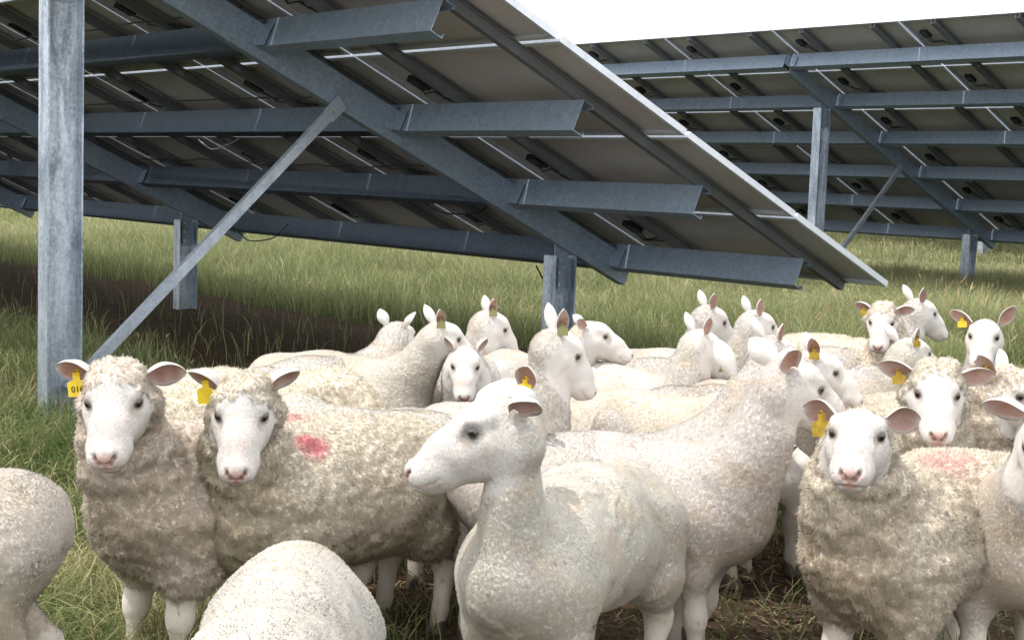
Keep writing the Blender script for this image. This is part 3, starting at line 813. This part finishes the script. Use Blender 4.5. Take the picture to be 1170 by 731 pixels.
def locks(V, Q, N, C, wm, wool, root, seed, dens, Rb, W0, depth, facem):
    r = np.random.default_rng(seed+999)
    a = V[Q[:, 2]]-V[Q[:, 0]]; b = V[Q[:, 3]]-V[Q[:, 1]]; cr_ = np.cross(a, b); ar = np.linalg.norm(cr_, axis=1)*.5
    fn = cr_/(2*ar[:, None]+1e-12); fc = V[Q].mean(1)
    toc = (Rb.T @ (CAM-W0)) - fc; toc /= np.linalg.norm(toc, axis=1)[:, None]
    vis = np.clip((fn*toc).sum(1)*2+(1.15 if wool else .72), 0, 1)
    lod = min(1.0, (3.2/depth)**1.0); sc = 1/lod**.25
    VT = []; NT_ = []; CT = []
    kinds = [('wool' if wool else 'shorn', wm)] + ([('face', facem)] if facem is not None else [])
    for kind, mask in kinds:
        w = mask[Q].mean(1); wt = ar*(w > .25)*vis; tot = wt.sum()
        n = int(tot*dens*lod*{'wool': 210000, 'shorn': 210000, 'face': 120000}[kind])
        if n < 10: continue
        f = r.choice(len(Q), n, p=wt/tot)
        u, v = r.random((2, n))
        q = Q[f]; w4 = np.stack([(1-u)*(1-v), u*(1-v), u*v, (1-u)*v], 1)
        P = (V[q]*w4[..., None]).sum(1); Nn_ = (N[q]*w4[..., None]).sum(1); Cb = (C[q]*w4[..., None]).sum(1); wk = (mask[q]*w4).sum(1)
        Nn_ /= np.linalg.norm(Nn_, axis=1)[:, None]+1e-9
        rnd = r.normal(size=(n, 3))
        if kind == 'wool':
            L = r.uniform(.006, .0125, n)*sc**.4*np.clip(wk*1.2, .2, 1)
            Cn, f1 = voronoi(P + (fbm(P, 40, seed)-.5)[:, None]*.012, .020*sc**.5, seed)
            d = Cn-P; d -= Nn_*(d*Nn_).sum(1)[:, None]
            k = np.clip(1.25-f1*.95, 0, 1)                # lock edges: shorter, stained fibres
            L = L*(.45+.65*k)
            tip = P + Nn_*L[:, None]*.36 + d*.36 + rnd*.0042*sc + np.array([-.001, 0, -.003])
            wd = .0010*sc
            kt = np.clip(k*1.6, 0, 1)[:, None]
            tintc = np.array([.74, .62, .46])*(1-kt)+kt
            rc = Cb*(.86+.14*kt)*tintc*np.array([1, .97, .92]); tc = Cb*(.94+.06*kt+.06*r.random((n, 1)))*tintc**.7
        elif kind == 'shorn':
            L = r.uniform(.003, .0062, n)*sc**.4*np.clip(wk*1.2, .2, 1)
            flow = np.array([-.55, 0, -.35]) + (fbm(P, 14, seed)-.5)[:, None]*np.array([1.2, 1.0, 1.2])
            dr = Nn_*.34 + flow - Nn_*(flow*Nn_).sum(1)[:, None]*.6 + rnd*.30; dr /= np.linalg.norm(dr, axis=1)[:, None]
            tip = P + dr*L[:, None]; wd = .00075*sc
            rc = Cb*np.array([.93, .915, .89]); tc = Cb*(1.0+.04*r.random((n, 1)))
        else:
            L = r.uniform(.0015, .003, n); flow = np.array([-.6, 0, -.5])
            dr = Nn_*.22 + flow - Nn_*(flow*Nn_).sum(1)[:, None] + rnd*.16; dr /= np.linalg.norm(dr, axis=1)[:, None]
            tip = P + dr*L[:, None]; wd = .0005
            rc = Cb*1.0; tc = Cb*(1.0+.06*r.random((n, 1)))
        ax = tip-P; sd = np.cross(ax, Nn_ + rnd*.10); sd /= np.linalg.norm(sd, axis=1)[:, None]+1e-9
        mid = P + ax*.55 + Nn_*L[:, None]*.12
        VT.append(np.stack([P-sd*wd, P+sd*wd, mid+sd*wd*.8, tip, mid-sd*wd*.8], 1).reshape(-1, 3))
        nb = Nn_*1.3 + .12*ax/np.linalg.norm(ax, axis=1)[:, None]
        bend = .10 if kind == 'wool' else .03
        n2 = np.stack([nb-sd*bend, nb+sd*bend, nb+sd*bend, nb, nb-sd*bend], 1).reshape(-1, 3)
        NT_.append(n2/np.linalg.norm(n2, axis=1)[:, None])
        CT.append(np.stack([rc, rc, (rc+tc)/2, tc, (rc+tc)/2], 1).reshape(-1, 3))
    Vt = np.concatenate(VT); n2 = np.concatenate(NT_); Ct = np.concatenate(CT)
    i = np.arange(len(Vt)//5)[:, None]*5
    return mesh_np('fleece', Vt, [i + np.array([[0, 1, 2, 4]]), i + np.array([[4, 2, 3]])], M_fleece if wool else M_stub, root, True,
                {'Col': np.c_[np.clip(Ct, 0, 1), np.ones(len(Ct))], 'nrm': n2, 'wool': np.ones(len(Ct))})
#SHEEP
# ------------------------------------------------------------------ the flock (pixels of the photograph, depth in metres)
FLOCK = [
 dict(label='woolly sheep at left facing the camera, yellow tag numbered 016 in its ear', eye=(130, 459), z=3.40, heading=-132, hyaw=0, face=-9, hpitch=-26, kind='wool', occ=(.43, .06), hs=1.05, wide=1.04, ears=(-.05, .15), eL=.094, efold=.15, tag_=[(-1, M_tagb, '016')], cap=.82, dirt=.75, seed=1, q=2, mark=[(-.12, .02, .09, .45)], fat=1.03, roll=2),
 dict(label='woolly sheep with a red paint smear behind its shoulder, second from the left', eye=(276, 474), z=3.45, heading=-128, hyaw=0, face=-5, hpitch=-31, kind='wool', occ=(.42, .08), hs=1.03, ears=(.50, .35), eL=.085, efold=.4, tag_=[(-1, M_tagb, None)], cap=.80, dirt=.70, seed=2, q=2, mark=[(.17, .10, .040, .8)], fat=1.02),
 dict(label='closely shorn sheep in front centre, head in profile to the left', eye=(543, 493), z=3.02, side=1, heading=-116, hyaw=-176, hpitch=-22, kind='shorn', occ=(.33, .02), hs=1.04, bs=.92, ears=(.35, .2), eL=.068, efold=.9, dirt=.35, seed=3, q=2, dark_eye=1, neckw=.60, fat=.95),
 dict(label='broad woolly sheep at front right, chin raised, a big muddy yellow tag in one ear', eye=(979, 496), z=3.30, heading=-137, hyaw=0, face=-4, hpitch=-9, kind='wool', occ=(.41, .03), hs=1.0, wide=1.02, ears=(.12, .18), eL=.082, efold=.1, tag_=[(-1, M_tag, None)], cap=.0, dirt=.75, seed=4, q=2, mark=[(.0, .04, .08, .35)], fat=1.06, neckw=1.08),
 dict(label='large sheep behind the front profiled one, neck raised, face turned away to the right', eye=(934, 444), z=3.78, side=-1, heading=-24, hyaw=12, hpitch=-30, kind='shorn', occ=(.42, .02), hs=1.02, ears=(.35, .3), eL=.105, efold=.3, tag_=None, dirt=.5, seed=5, q=2, warm=.12, neckw=1.0),
 dict(label='shorn sheep cut off by the left frame edge, only its ridged rump showing', eye=(0, 0), z=3.2, bs=1.0, pos=(-1.42, 2.93), headlow=.55, heading=195, hyaw=190, hpitch=-40, kind='shorn', occ=(.50, 0), dirt=.9, seed=6, q=1, warm=.15),
 dict(label='nearest sheep, only its white rounded rump in view at the bottom edge', eye=(0, 0), z=2.5, pos=(-.355, 2.22), headlow=.28, heading=-86, hyaw=-86, hpitch=-60, kind='shorn', occ=(.55, 0), dirt=.12, seed=7, q=1, bs=.97, fat=.70),
 dict(label='sheep at the right frame edge, only part of its face and shoulder showing', eye=(1200, 512), z=3.35, heading=-85, hyaw=0, face=0, hpitch=-42, kind='shorn', occ=(.42, 0), hs=1.0, ears=(.1, -.1), eL=.11, dirt=.9, seed=8, q=1, warm=.2),
 dict(label='sheep in profile to the right just above the chin-raising one, yellow tag in its ear', eye=(953, 425), z=4.25, side=-1, heading=-62, hyaw=-6, hpitch=-32, kind='shorn', occ=(.42, .0), hs=0.90, ears=(.8, .8), eL=.115, efold=.7, tag_=[(-1, M_tag, None)], dirt=.7, neckw=.9, seed=9, q=1, warm=.2),
 dict(label='curly-fringed sheep facing the camera with a muddy tag, above and right of the chin-raising one', eye=(1071, 450), z=4.05, heading=-98, hyaw=0, face=4, hpitch=-22, kind='wool', occ=(.42, 0), hs=1.0, ears=(-.02, .10), eL=.115, tag_=[(-1, M_tag, None)], cap=1.0, dirt=.7, seed=10, q=1),
 dict(label='curly-necked sheep at the right edge looking right, yellow tag in its cupped ear', eye=(1164, 452), z=4.2, side=-1, heading=-80, hyaw=-35, hpitch=-28, kind='wool', occ=(.42, 0), hs=.95, ears=(.7, .7), eL=.10, efold=.3, tag_=[(-1, M_tag, None)], cap=.7, dirt=.9, seed=11, q=1, warm=.25),
 dict(label='tall bare-headed sheep facing the camera at right rear, flat bright tag in one ear', eye=(1124, 384), z=4.6, heading=-100, hyaw=0, face=-3, hpitch=-24, kind='shorn', occ=(.40, 0), hs=0.88, ears=(.95, .40), eL=.125, tag_=[(-1, M_tagb, None)], dirt=.7, seed=12, q=1, warm=.12, neckw=0.77),
 dict(label='white sheep with two upright ears staring at the camera, left of centre', eye=(531.5, 418), z=4.75, heading=-120, hyaw=0, face=0, hpitch=-36, kind='shorn', occ=(.40, .02), hs=0.88, ears=(1.05, 1.05), eL=.085, efold=.5, dirt=.2, neckw=.9, seed=13, q=1, dark_eye=0),
 dict(label='sheep with a long upright neck, face in profile to the right, before the middle post', eye=(658, 406), z=4.18, side=-1, heading=-8, hyaw=12, hpitch=-46, kind='shorn', occ=(.36, 0), hs=0.84, ears=(.8, .8), eL=.115, efold=.5, tag_=[(-1, M_tagg, None)], dirt=.4, seed=14, q=1, neckw=0.77),
 dict(label='sheep with its head low behind the profiled one, only ears and a pale tag showing', eye=(560, 462), z=3.9, side=0, heading=-72, hyaw=-150, hpitch=-30, kind='shorn', occ=(.42, 0), hs=.95, ears=(1.0, 1.0), eL=.085, tag_=[(1, M_tagb, None)], dirt=.3, seed=15, q=0),
 dict(label='long white-backed sheep facing away to the right, green tag in its pink ear', eye=(872, 446), z=4.15, side=0, heading=12, hyaw=50, hpitch=-25, kind='shorn', occ=(.44, 0), hs=.98, ears=(.95, .95), eL=.125, efold=.2, tag_=[(1, M_tagg, None)], dirt=.5, seed=16, q=1, warm=.2),
 dict(label='sheep stretching its head flat to the right beside the middle post', eye=(690, 384), z=5.0, side=-1, heading=-50, hyaw=2, hpitch=-20, kind='shorn', occ=(.42, 0), hs=0.90, ears=(.35, .35), eL=.10, dirt=.6, neckw=.9, seed=17, q=1, warm=.1),
 dict(label='sheep with a slender pale neck and tall ears, right of centre, looking right', eye=(819, 398), z=4.75, side=-1, heading=-45, hyaw=22, hpitch=-40, kind='shorn', occ=(.38, 0), hs=0.85, ears=(.8, .8), eL=.12, efold=.6, dirt=.5, seed=18, q=0, neckw=0.77),
 dict(label='highest of the rear centre sheep, in profile to the right against the grass', eye=(826, 368), z=5.35, side=-1, heading=30, hyaw=12, hpitch=-42, kind='shorn', occ=(.38, 0), hs=0.85, ears=(.75, .75), eL=.12, efold=.6, dirt=.4, seed=19, q=0, neckw=0.77),
 dict(label='rear sheep with pricked ears just right of the highest one, looking right', eye=(881, 373), z=5.2, side=-1, heading=-50, hyaw=18, hpitch=-34, kind='shorn', occ=(.40, 0), hs=0.85, ears=(1.0, 1.0), eL=.11, efold=.6, dirt=.5, seed=20, q=0, neckw=0.81),
 dict(label='sheep with its head turned away, squeezed in front of the rear prick-eared one', eye=(903, 402), z=4.75, side=-1, heading=38, hyaw=28, hpitch=-32, kind='shorn', occ=(.40, 0), hs=0.85, ears=(.8, .8), eL=.12, efold=.5, dirt=.6, seed=21, q=0, neckw=0.81),
 dict(label='woolly-browed sheep facing the camera with ears out sideways, rear right', eye=(1007, 368), z=5.6, heading=-60, hyaw=0, face=-5, hpitch=-32, kind='wool', occ=(.38, -.10), hs=0.90, ears=(-.02, .10), eL=.115, tag_=[(-1, M_tag, None)], cap=.95, dirt=.8, seed=22, q=1, neckw=0.77),
 dict(label='farthest right sheep, profile to the right just behind the woolly-browed one', eye=(1066, 358), z=5.9, side=-1, heading=20, hyaw=12, hpitch=-34, kind='shorn', occ=(.40, 0), hs=0.90, ears=(.75, .75), eL=.12, efold=.6, dirt=.6, seed=23, q=0, warm=.1, neckw=0.81),
 dict(label='white-necked sheep turned away to the right, small red mark on its back', eye=(1059, 404), z=4.75, side=-1, heading=-45, hyaw=26, hpitch=-25, kind='shorn', occ=(.40, 0), hs=0.87, ears=(.8, .8), eL=.115, efold=.4, tag_=[(-1, M_tag, None)], dirt=.35, seed=24, q=0, mark=[(-.02, -.13, .05, .8)], neckw=0.81),
 dict(label='rearmost left sheep, the back of its pricked-eared head towards us', eye=(462, 382), z=5.3, side=0, heading=50, hyaw=60, hpitch=-28, kind='shorn', occ=(.40, 0), hs=0.85, ears=(.95, .95), eL=.11, efold=.3, dirt=.5, seed=25, q=0, neckw=0.81),
 dict(label='sheep with a long sloping neck, green tag in its pink ear, left of centre', eye=(522, 387), z=4.85, side=-1, heading=-30, hyaw=20, hpitch=-32, kind='shorn', occ=(.45, 0), hs=0.90, ears=(.75, .75), eL=.12, efold=.5, tag_=[(-1, M_tagg, None)], dirt=.5, seed=26, q=1, warm=.1, neckw=0.81),
 dict(label='sheep in clear profile to the right against the grass, left of the tall-necked one', eye=(575.5, 376), z=5.35, side=-1, heading=-55, hyaw=14, hpitch=-44, kind='shorn', occ=(.36, 0), hs=0.90, ears=(.9, .9), eL=.11, efold=.5, tag_=[(-1, M_tagg, None)], dirt=.5, seed=27, q=1, neckw=0.81),
 dict(label='thick-fleeced sheep with hidden head, its back rising behind the red-smeared one', eye=(0, 0), z=4.7, pos=(-.86, 4.72), headlow=.48, heading=-12, hyaw=-30, hpitch=-50, kind='wool', occ=(.50, 0), dirt=.35, seed=28, q=0),
 dict(label='brown-ridged sheep showing only its back right of the tall-necked one', eye=(0, 0), z=4.55, pos=(.50, 4.75), headlow=.50, heading=-38, hyaw=-5, hpitch=-50, kind='shorn', occ=(.50, 0), dirt=.9, seed=29, q=0, warm=.2),
 dict(label='white sheep showing only its back behind the tall bare-headed one', eye=(0, 0), z=5.2, pos=(1.62, 5.5), headlow=.50, heading=-170, hyaw=-170, hpitch=-50, kind='shorn', occ=(.50, 0), dirt=.2, seed=30, q=0),
 dict(label='sheep showing only its short-wool back left of the front profiled face', eye=(0, 0), z=4.2, pos=(-.36, 4.22), headlow=.46, heading=172, hyaw=165, hpitch=-60, kind='shorn', occ=(.50, 0), dirt=.3, seed=31, q=0),
]
for i, s in enumerate(FLOCK):
    sheep(**s)
#GROUND
# ------------------------------------------------------------------ ground and grass
def bare(P):
    """0 = full grass, 1 = bare soil (trampled under the first row and among the sheep)"""
    d = P-O1; h = -(d[:, 0]*H[0]+d[:, 1]*H[1]); u = d[:, 0]*U[0]+d[:, 1]*U[1]
    n = fbm(np.c_[P[:, :2], np.zeros(len(P))], .9, 3)-.5
    b1 = np.clip((h+.1+n*1.0)/.5, 0, 1)*np.clip((3.9-h+n*2.2)/.9, 0, 1)*np.clip((.2-u+n)/1.0, 0, 1)
    x, y = P[:, 0], P[:, 1]
    b2 = np.clip((x+.70+n*1.0)/.35, 0, 1)*np.clip((6.6-y+n*1.5)/1.4, 0, 1)*np.clip((3.2-x)/.8, 0, 1)*.93
    return np.maximum(b1*.97, b2)
def ground():
    xs = np.concatenate([-np.geomspace(600, 9, 16), np.linspace(-8, 12, 120), np.geomspace(13, 600, 16)])
    ys = np.concatenate([[-60, -10], np.linspace(-1, 26, 160), np.geomspace(27, 900, 22)])
    Xg, Yg = np.meshgrid(xs, ys, indexing='ij'); P = np.c_[Xg.ravel(), Yg.ravel(), np.zeros(Xg.size)]
    b = bare(P); near = (np.hypot(P[:, 0], P[:, 1]) < 30)
    P[:, 2] = (fbm(P, 1.3, 8)-.5)*.05*near + (fbm(P, 7, 9)-.5)*.035*near*b
    nx, ny = Xg.shape; i, j = np.meshgrid(np.arange(nx-1), np.arange(ny-1), indexing='ij')
    a = (i*ny+j).ravel(); Qd = np.stack([a, a+ny, a+ny+1, a+1], 1)
    t = NT('soil_and_turf'); g = t.geo()
    n1 = t.noise(g, 1.7, 6, .65); n2 = t.noise(g, 16, 6, .7); n3 = t.noise(g, 90, 4, .7)
    soil = t.ramp(t.math('ADD', t.math('MULTIPLY', n2, .6), t.math('MULTIPLY', n3, .4)), [(.32, (.035, .022, .014)), (.5, (.085, .056, .036)), (.68, (.17, .125, .085))])
    turf = t.ramp(n2, [(.3, (.035, .045, .015)), (.7, (.10, .11, .04))])
    at = t.attr('bare')
    f = t.ramp(t.math('ADD', at.outputs['Fac'], t.math('MULTIPLY', t.math('SUBTRACT', n2, .5), .8)), [(.35, 0), (.6, 1)])
    c = t.mix(f, turf, soil)
    hgt = t.math('ADD', t.math('MULTIPLY', n2, .7), t.math('MULTIPLY', n3, .35))
    t.set(Base_Color=c, Roughness=.95, Specular_IOR_Level=.1, Normal=t.bump(hgt, .9, .05))
    o = mesh_np('ground', P, Qd, t.m, None, True, {'bare': b}); tag(o, kind='structure')
ground()
def grass_mat(name, trans=.3):
    t = NT(name); a = t.attr('Col')
    t.set(Base_Color=a.outputs['Color'], Roughness=.65, Specular_IOR_Level=.25)
    tr = t.n('ShaderNodeBsdfTranslucent'); t.l(a.outputs['Color'], tr.inputs[0])
    mx = t.n('ShaderNodeMixShader'); mx.inputs[0].default_value = trans
    t.l(t.p.outputs[0], mx.inputs[1]); t.l(tr.outputs[0], mx.inputs[2]); t.l(mx.outputs[0], t.out.inputs[0])
    return t.m
M_grass = grass_mat('grass_blades')
def scatter(n, d0, d1, spread=.52, power=1.0):
    # even in log-distance: as many blades per picture area near and far
    u = rng.random(n)
    if power == 1.0: d = d0*(d1/d0)**u
    else: d = (d0**(power)+u*(d1**power-d0**power))**(1/power)
    x = (rng.random(n)*2-1)*spread*d
    return np.c_[x, d, np.zeros(n)]
def blades(name, P, hgt, wid, colr, lean=.35, seedhead=0.0, label=None, gname='grass'):
    n = len(P); az = rng.random(n)*2*math.pi; ln = rng.gamma(2.2, lean/2.2, n)
    dr = np.c_[np.cos(az), np.sin(az), np.zeros(n)]
    az2 = rng.random(n)*2*math.pi; sd = np.c_[np.cos(az2), np.sin(az2), np.zeros(n)]
    z = np.array([0, 0, 1.])
    L = hgt[:, None]
    p1 = P + z*L*.5 + dr*L*(ln*.22)[:, None]; p2 = P + z*L*.82 + dr*L*(ln*.62)[:, None]; tip = P + z*L*(1-.12*ln[:, None]) + dr*L*ln[:, None]*1.1
    w = wid[:, None]
    Vt = np.stack([P-sd*w*.5, P+sd*w*.5, p1-sd*w*.5, p1+sd*w*.5, p2-sd*w*.36, p2+sd*w*.36, tip], 1).reshape(-1, 3)
    i = np.arange(n)[:, None]*7
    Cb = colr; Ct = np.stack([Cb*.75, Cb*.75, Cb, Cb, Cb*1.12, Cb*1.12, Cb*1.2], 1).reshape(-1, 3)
    F4 = np.concatenate([i+np.array([[0, 1, 3, 2]]), i+np.array([[2, 3, 5, 4]])]); F3 = i+np.array([[4, 5, 6]])
    Vs, Cs, n4 = [Vt], [Ct], len(Vt); Fs4 = [F4]; 
    if seedhead > 0:
        k = rng.random(n) < seedhead; m = k.sum()
        T = tip[k]; h = hgt[k][:, None]*.16; D = (tip[k]-p2[k]); D /= np.linalg.norm(D, axis=1)[:, None]
        S = sd[k]; ww = np.maximum(wid[k][:, None]*1.3, .004)
        hv = np.stack([T-D*h*.3, T+S*ww+D*h*.3, T+D*h, T-S*ww+D*h*.3], 1).reshape(-1, 3)
        cs = np.array([.42, .33, .17])*(.7+.6*rng.random((m, 1))); cs = np.repeat(cs, 4, 0)
        j = np.arange(m)[:, None]*4; Fs4.append(j+np.array([[0, 1, 2, 3]])+n4); Vs.append(hv); Cs.append(cs)
    V = np.concatenate(Vs); C = np.concatenate(Cs)
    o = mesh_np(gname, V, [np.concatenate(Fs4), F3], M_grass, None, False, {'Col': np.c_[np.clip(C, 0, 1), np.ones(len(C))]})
    tag(o, label, None, None, 'stuff'); return o
def gcol(n, green, straw, f, P, var=.35):
    k = np.clip(f + (rng.random(n)-.5)*.55, 0, 1)[:, None]
    # a few blades fully dead
    k = np.where(rng.random((n, 1)) < .12, 1, k)
    c = np.array(green)*(1-k)+np.array(straw)*k
    return c*(1-var/2+var*rng.random((n, 1)))
def h_row(P, O):
    d = P-O; return -(d[:, 0]*H[0]+d[:, 1]*H[1]), d[:, 0]*U[0]+d[:, 1]*U[1]
def make_grass():
    # near turf
    P = scatter(150000, 2.2, 9.5, .50, 1.0); keep = rng.random(len(P)) > bare(P)*1.02; P = P[keep]
    h, u = h_row(P, O1); n = len(P); pat = fbm(P, 1.6, 30); pf = fbm(P, 5, 31)
    hg = (.05+.11*rng.random(n))*(.55+1.0*pf)*np.where(P[:, 1] > 6, 1.25, 1.0)
    f = np.clip((pat-.38)*1.9, 0, .75)
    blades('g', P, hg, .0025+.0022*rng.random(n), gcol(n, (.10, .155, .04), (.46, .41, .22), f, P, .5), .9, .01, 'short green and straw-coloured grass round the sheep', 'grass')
    # mid field
    P = scatter(290000, 8.0, 22, .50, 1.0); keep = rng.random(len(P)) > bare(P)*1.02; P = P[keep]
    n = len(P); pf = fbm(P, .8, 33); pg = fbm(P, 2.5, 36)
    h, u = h_row(P, O1)
    right = np.clip((u+1)/2, 0, 1)
    edge = np.clip(h*-1/2.0, 0, 1)                 # grows taller away from the row
    hg = np.where(u > 0, .14+.15*rng.random(n), (.14+.30*edge+.14*rng.random(n)))*(.55+.9*pg)
    hg = hg*np.where((P[:, 0] > 1.5) & (P[:, 1] > 12), .55, 1)
    f = np.clip(.02+.55*(pf-.35)+.25*edge*(1-right), 0, .8)
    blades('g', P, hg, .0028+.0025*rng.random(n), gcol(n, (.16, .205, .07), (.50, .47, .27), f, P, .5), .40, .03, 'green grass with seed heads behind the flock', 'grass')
    # far field
    P = scatter(340000, 20, 85, .48, 1.0); n = len(P); pf = fbm(P, .25, 35); pg = fbm(P, .9, 37)
    hg = (.32+.28*rng.random(n))*(.7+.6*pg)
    hg = hg*np.clip((P[:, 1]-21)/16, .38, 1)*np.where((P[:, 0] > 2) & (P[:, 1] < 27), .7, 1)
    f = np.clip(.22+.9*(pf-.5)+.3*(pg-.5), 0, .9)
    blades('g', P, hg, .0045+P[:, 1]*.00022, gcol(n, (.23, .265, .10), (.60, .56, .34), f, P, .5), .22, .08, 'tall yellow-green hay field beyond the panels', 'tall_grass')
make_grass()
def litter():
    P = scatter(26000, 2.3, 9.5, .50, 1.0); keep = rng.random(len(P)) < bare(P); P = P[keep]; n = len(P)
    P[:, 2] += .004
    az = rng.random(n)*2*math.pi; L = rng.uniform(.012, .07, n)[:, None]; w = rng.uniform(.0012, .003, n)[:, None]
    d = np.c_[np.cos(az), np.sin(az), rng.uniform(-.1, .35, n)]; sd = np.c_[-np.sin(az), np.cos(az), np.zeros(n)]
    V = np.stack([P-sd*w, P+sd*w, P+d*L+sd*w*.6, P+d*L-sd*w*.6], 1).reshape(-1, 3)
    C = np.array([.34, .26, .15])*(.5+.9*rng.random((n, 1))); C = np.repeat(C, 4, 0)
    i = np.arange(n)[:, None]*4
    o = mesh_np('straw_litter', V, i+np.array([[0, 1, 2, 3]]), M_grass, None, False, {'Col': np.c_[C, np.ones(len(C))]})
    tag(o, 'bits of dry straw and stalk trodden into the bare soil', None, None, 'stuff')
    # clods
    P = scatter(2600, 2.4, 9, .50, 1.0); P = P[rng.random(len(P)) < bare(P)]; n = len(P)
    k = np.array([(1,0,0),(0,1,0),(-1,0,0),(0,-1,0),(.6,.6,.6),(-.6,.6,.7),(-.5,-.6,.6),(.6,-.6,.5)], float)
    r = rng.uniform(.006, .024, n)[:, None, None]
    V = (P[:, None]+k[None]*r*(.7+.6*rng.random((n, 8, 1)))*np.array([1, 1, .7])).reshape(-1, 3)
    F = np.array([[0,4,7,3],[1,5,4,0],[2,6,5,1],[3,7,6,2],[4,5,6,7]]); i = np.arange(n)[:, None, None]*8
    o = mesh_np('soil_clods', V, (i+F[None]).reshape(-1, 4), mat_simple('clod_soil', (.075, .05, .034), .95), None, True)
    tag(o, 'small dark clods of dried mud on the bare soil', None, None, 'stuff')
litter()
#LIGHT
# ------------------------------------------------------------------ light
w = bpy.data.worlds.new('World'); scene.world = w; w.use_nodes = True
nt = w.node_tree; nt.nodes.clear()
sky = nt.nodes.new('ShaderNodeTexSky'); sky.sky_type = 'NISHITA'; sky.sun_disc = False
SUN_EL = R(64); sd = -H*math.cos(R(20)) - U*math.sin(R(20))                                             # horizontal direction towards the sun
az = math.atan2(sd[0], sd[1])                                       # clockwise from +Y
az += R(0)
sky.sun_elevation = SUN_EL; sky.sun_rotation = az
sky.air_density = 1.0; sky.dust_density = 3.0; sky.ozone_density = 1.0
bg = nt.nodes.new('ShaderNodeBackground'); bg.inputs[1].default_value = .15
tc = nt.nodes.new('ShaderNodeTexCoord'); nz = nt.nodes.new('ShaderNodeTexNoise'); nz.inputs['Scale'].default_value = 2.2; nz.inputs['Detail'].default_value = 7
mp = nt.nodes.new('ShaderNodeMapping'); mp.inputs['Scale'].default_value = (1, 1, 2.5)
rp = nt.nodes.new('ShaderNodeValToRGB'); rp.color_ramp.elements[0].position = .36; rp.color_ramp.elements[1].position = .60
mxn = nt.nodes.new('ShaderNodeMix'); mxn.data_type = 'RGBA'; mxn.inputs[7].default_value = (8.5, 8.7, 9.0, 1)
nt.links.new(tc.outputs['Generated'], mp.inputs[0]); nt.links.new(mp.outputs[0], nz.inputs['Vector']); nt.links.new(nz.outputs[0], rp.inputs[0])
# thin bright cloud, thickest towards the horizon
sx = nt.nodes.new('ShaderNodeSeparateXYZ'); nt.links.new(tc.outputs['Generated'], sx.inputs[0])
mr = nt.nodes.new('ShaderNodeMapRange'); mr.inputs[1].default_value = .05; mr.inputs[2].default_value = .55; mr.inputs[3].default_value = 1; mr.inputs[4].default_value = .9
nt.links.new(sx.outputs[2], mr.inputs[0])
mm_ = nt.nodes.new('ShaderNodeMath'); mm_.operation = 'MAXIMUM'
m2 = nt.nodes.new('ShaderNodeMath'); m2.operation = 'MULTIPLY'; m2.inputs[1].default_value = .45
nt.links.new(rp.outputs[0], m2.inputs[0]); nt.links.new(m2.outputs[0], mm_.inputs[0]); nt.links.new(mr.outputs[0], mm_.inputs[1])
nt.links.new(mm_.outputs[0], mxn.inputs[0]); nt.links.new(sky.outputs[0], mxn.inputs[6]); nt.links.new(mxn.outputs[2], bg.inputs[0])
wo = nt.nodes.new('ShaderNodeOutputWorld'); nt.links.new(bg.outputs[0], wo.inputs[0])
sl = bpy.data.lights.new('sun', 'SUN'); sl.energy = 2.0; sl.angle = R(.6); sl.color = (1, .955, .89)
so = link(bpy.data.objects.new('sun', sl))
dv = Vector((sd[0]*math.cos(SUN_EL), sd[1]*math.cos(SUN_EL), math.sin(SUN_EL)))
so.rotation_euler = dv.to_track_quat('Z', 'Y').to_euler(); so.location = (0, 0, 30)
vs = scene.view_settings; vs.view_transform = 'Standard'; vs.look = 'None'; vs.exposure = .57; vs.gamma = 1
scene.render.engine = 'CYCLES'
scene.cycles.max_bounces = 6; scene.cycles.diffuse_bounces = 3; scene.cycles.transmission_bounces = 3
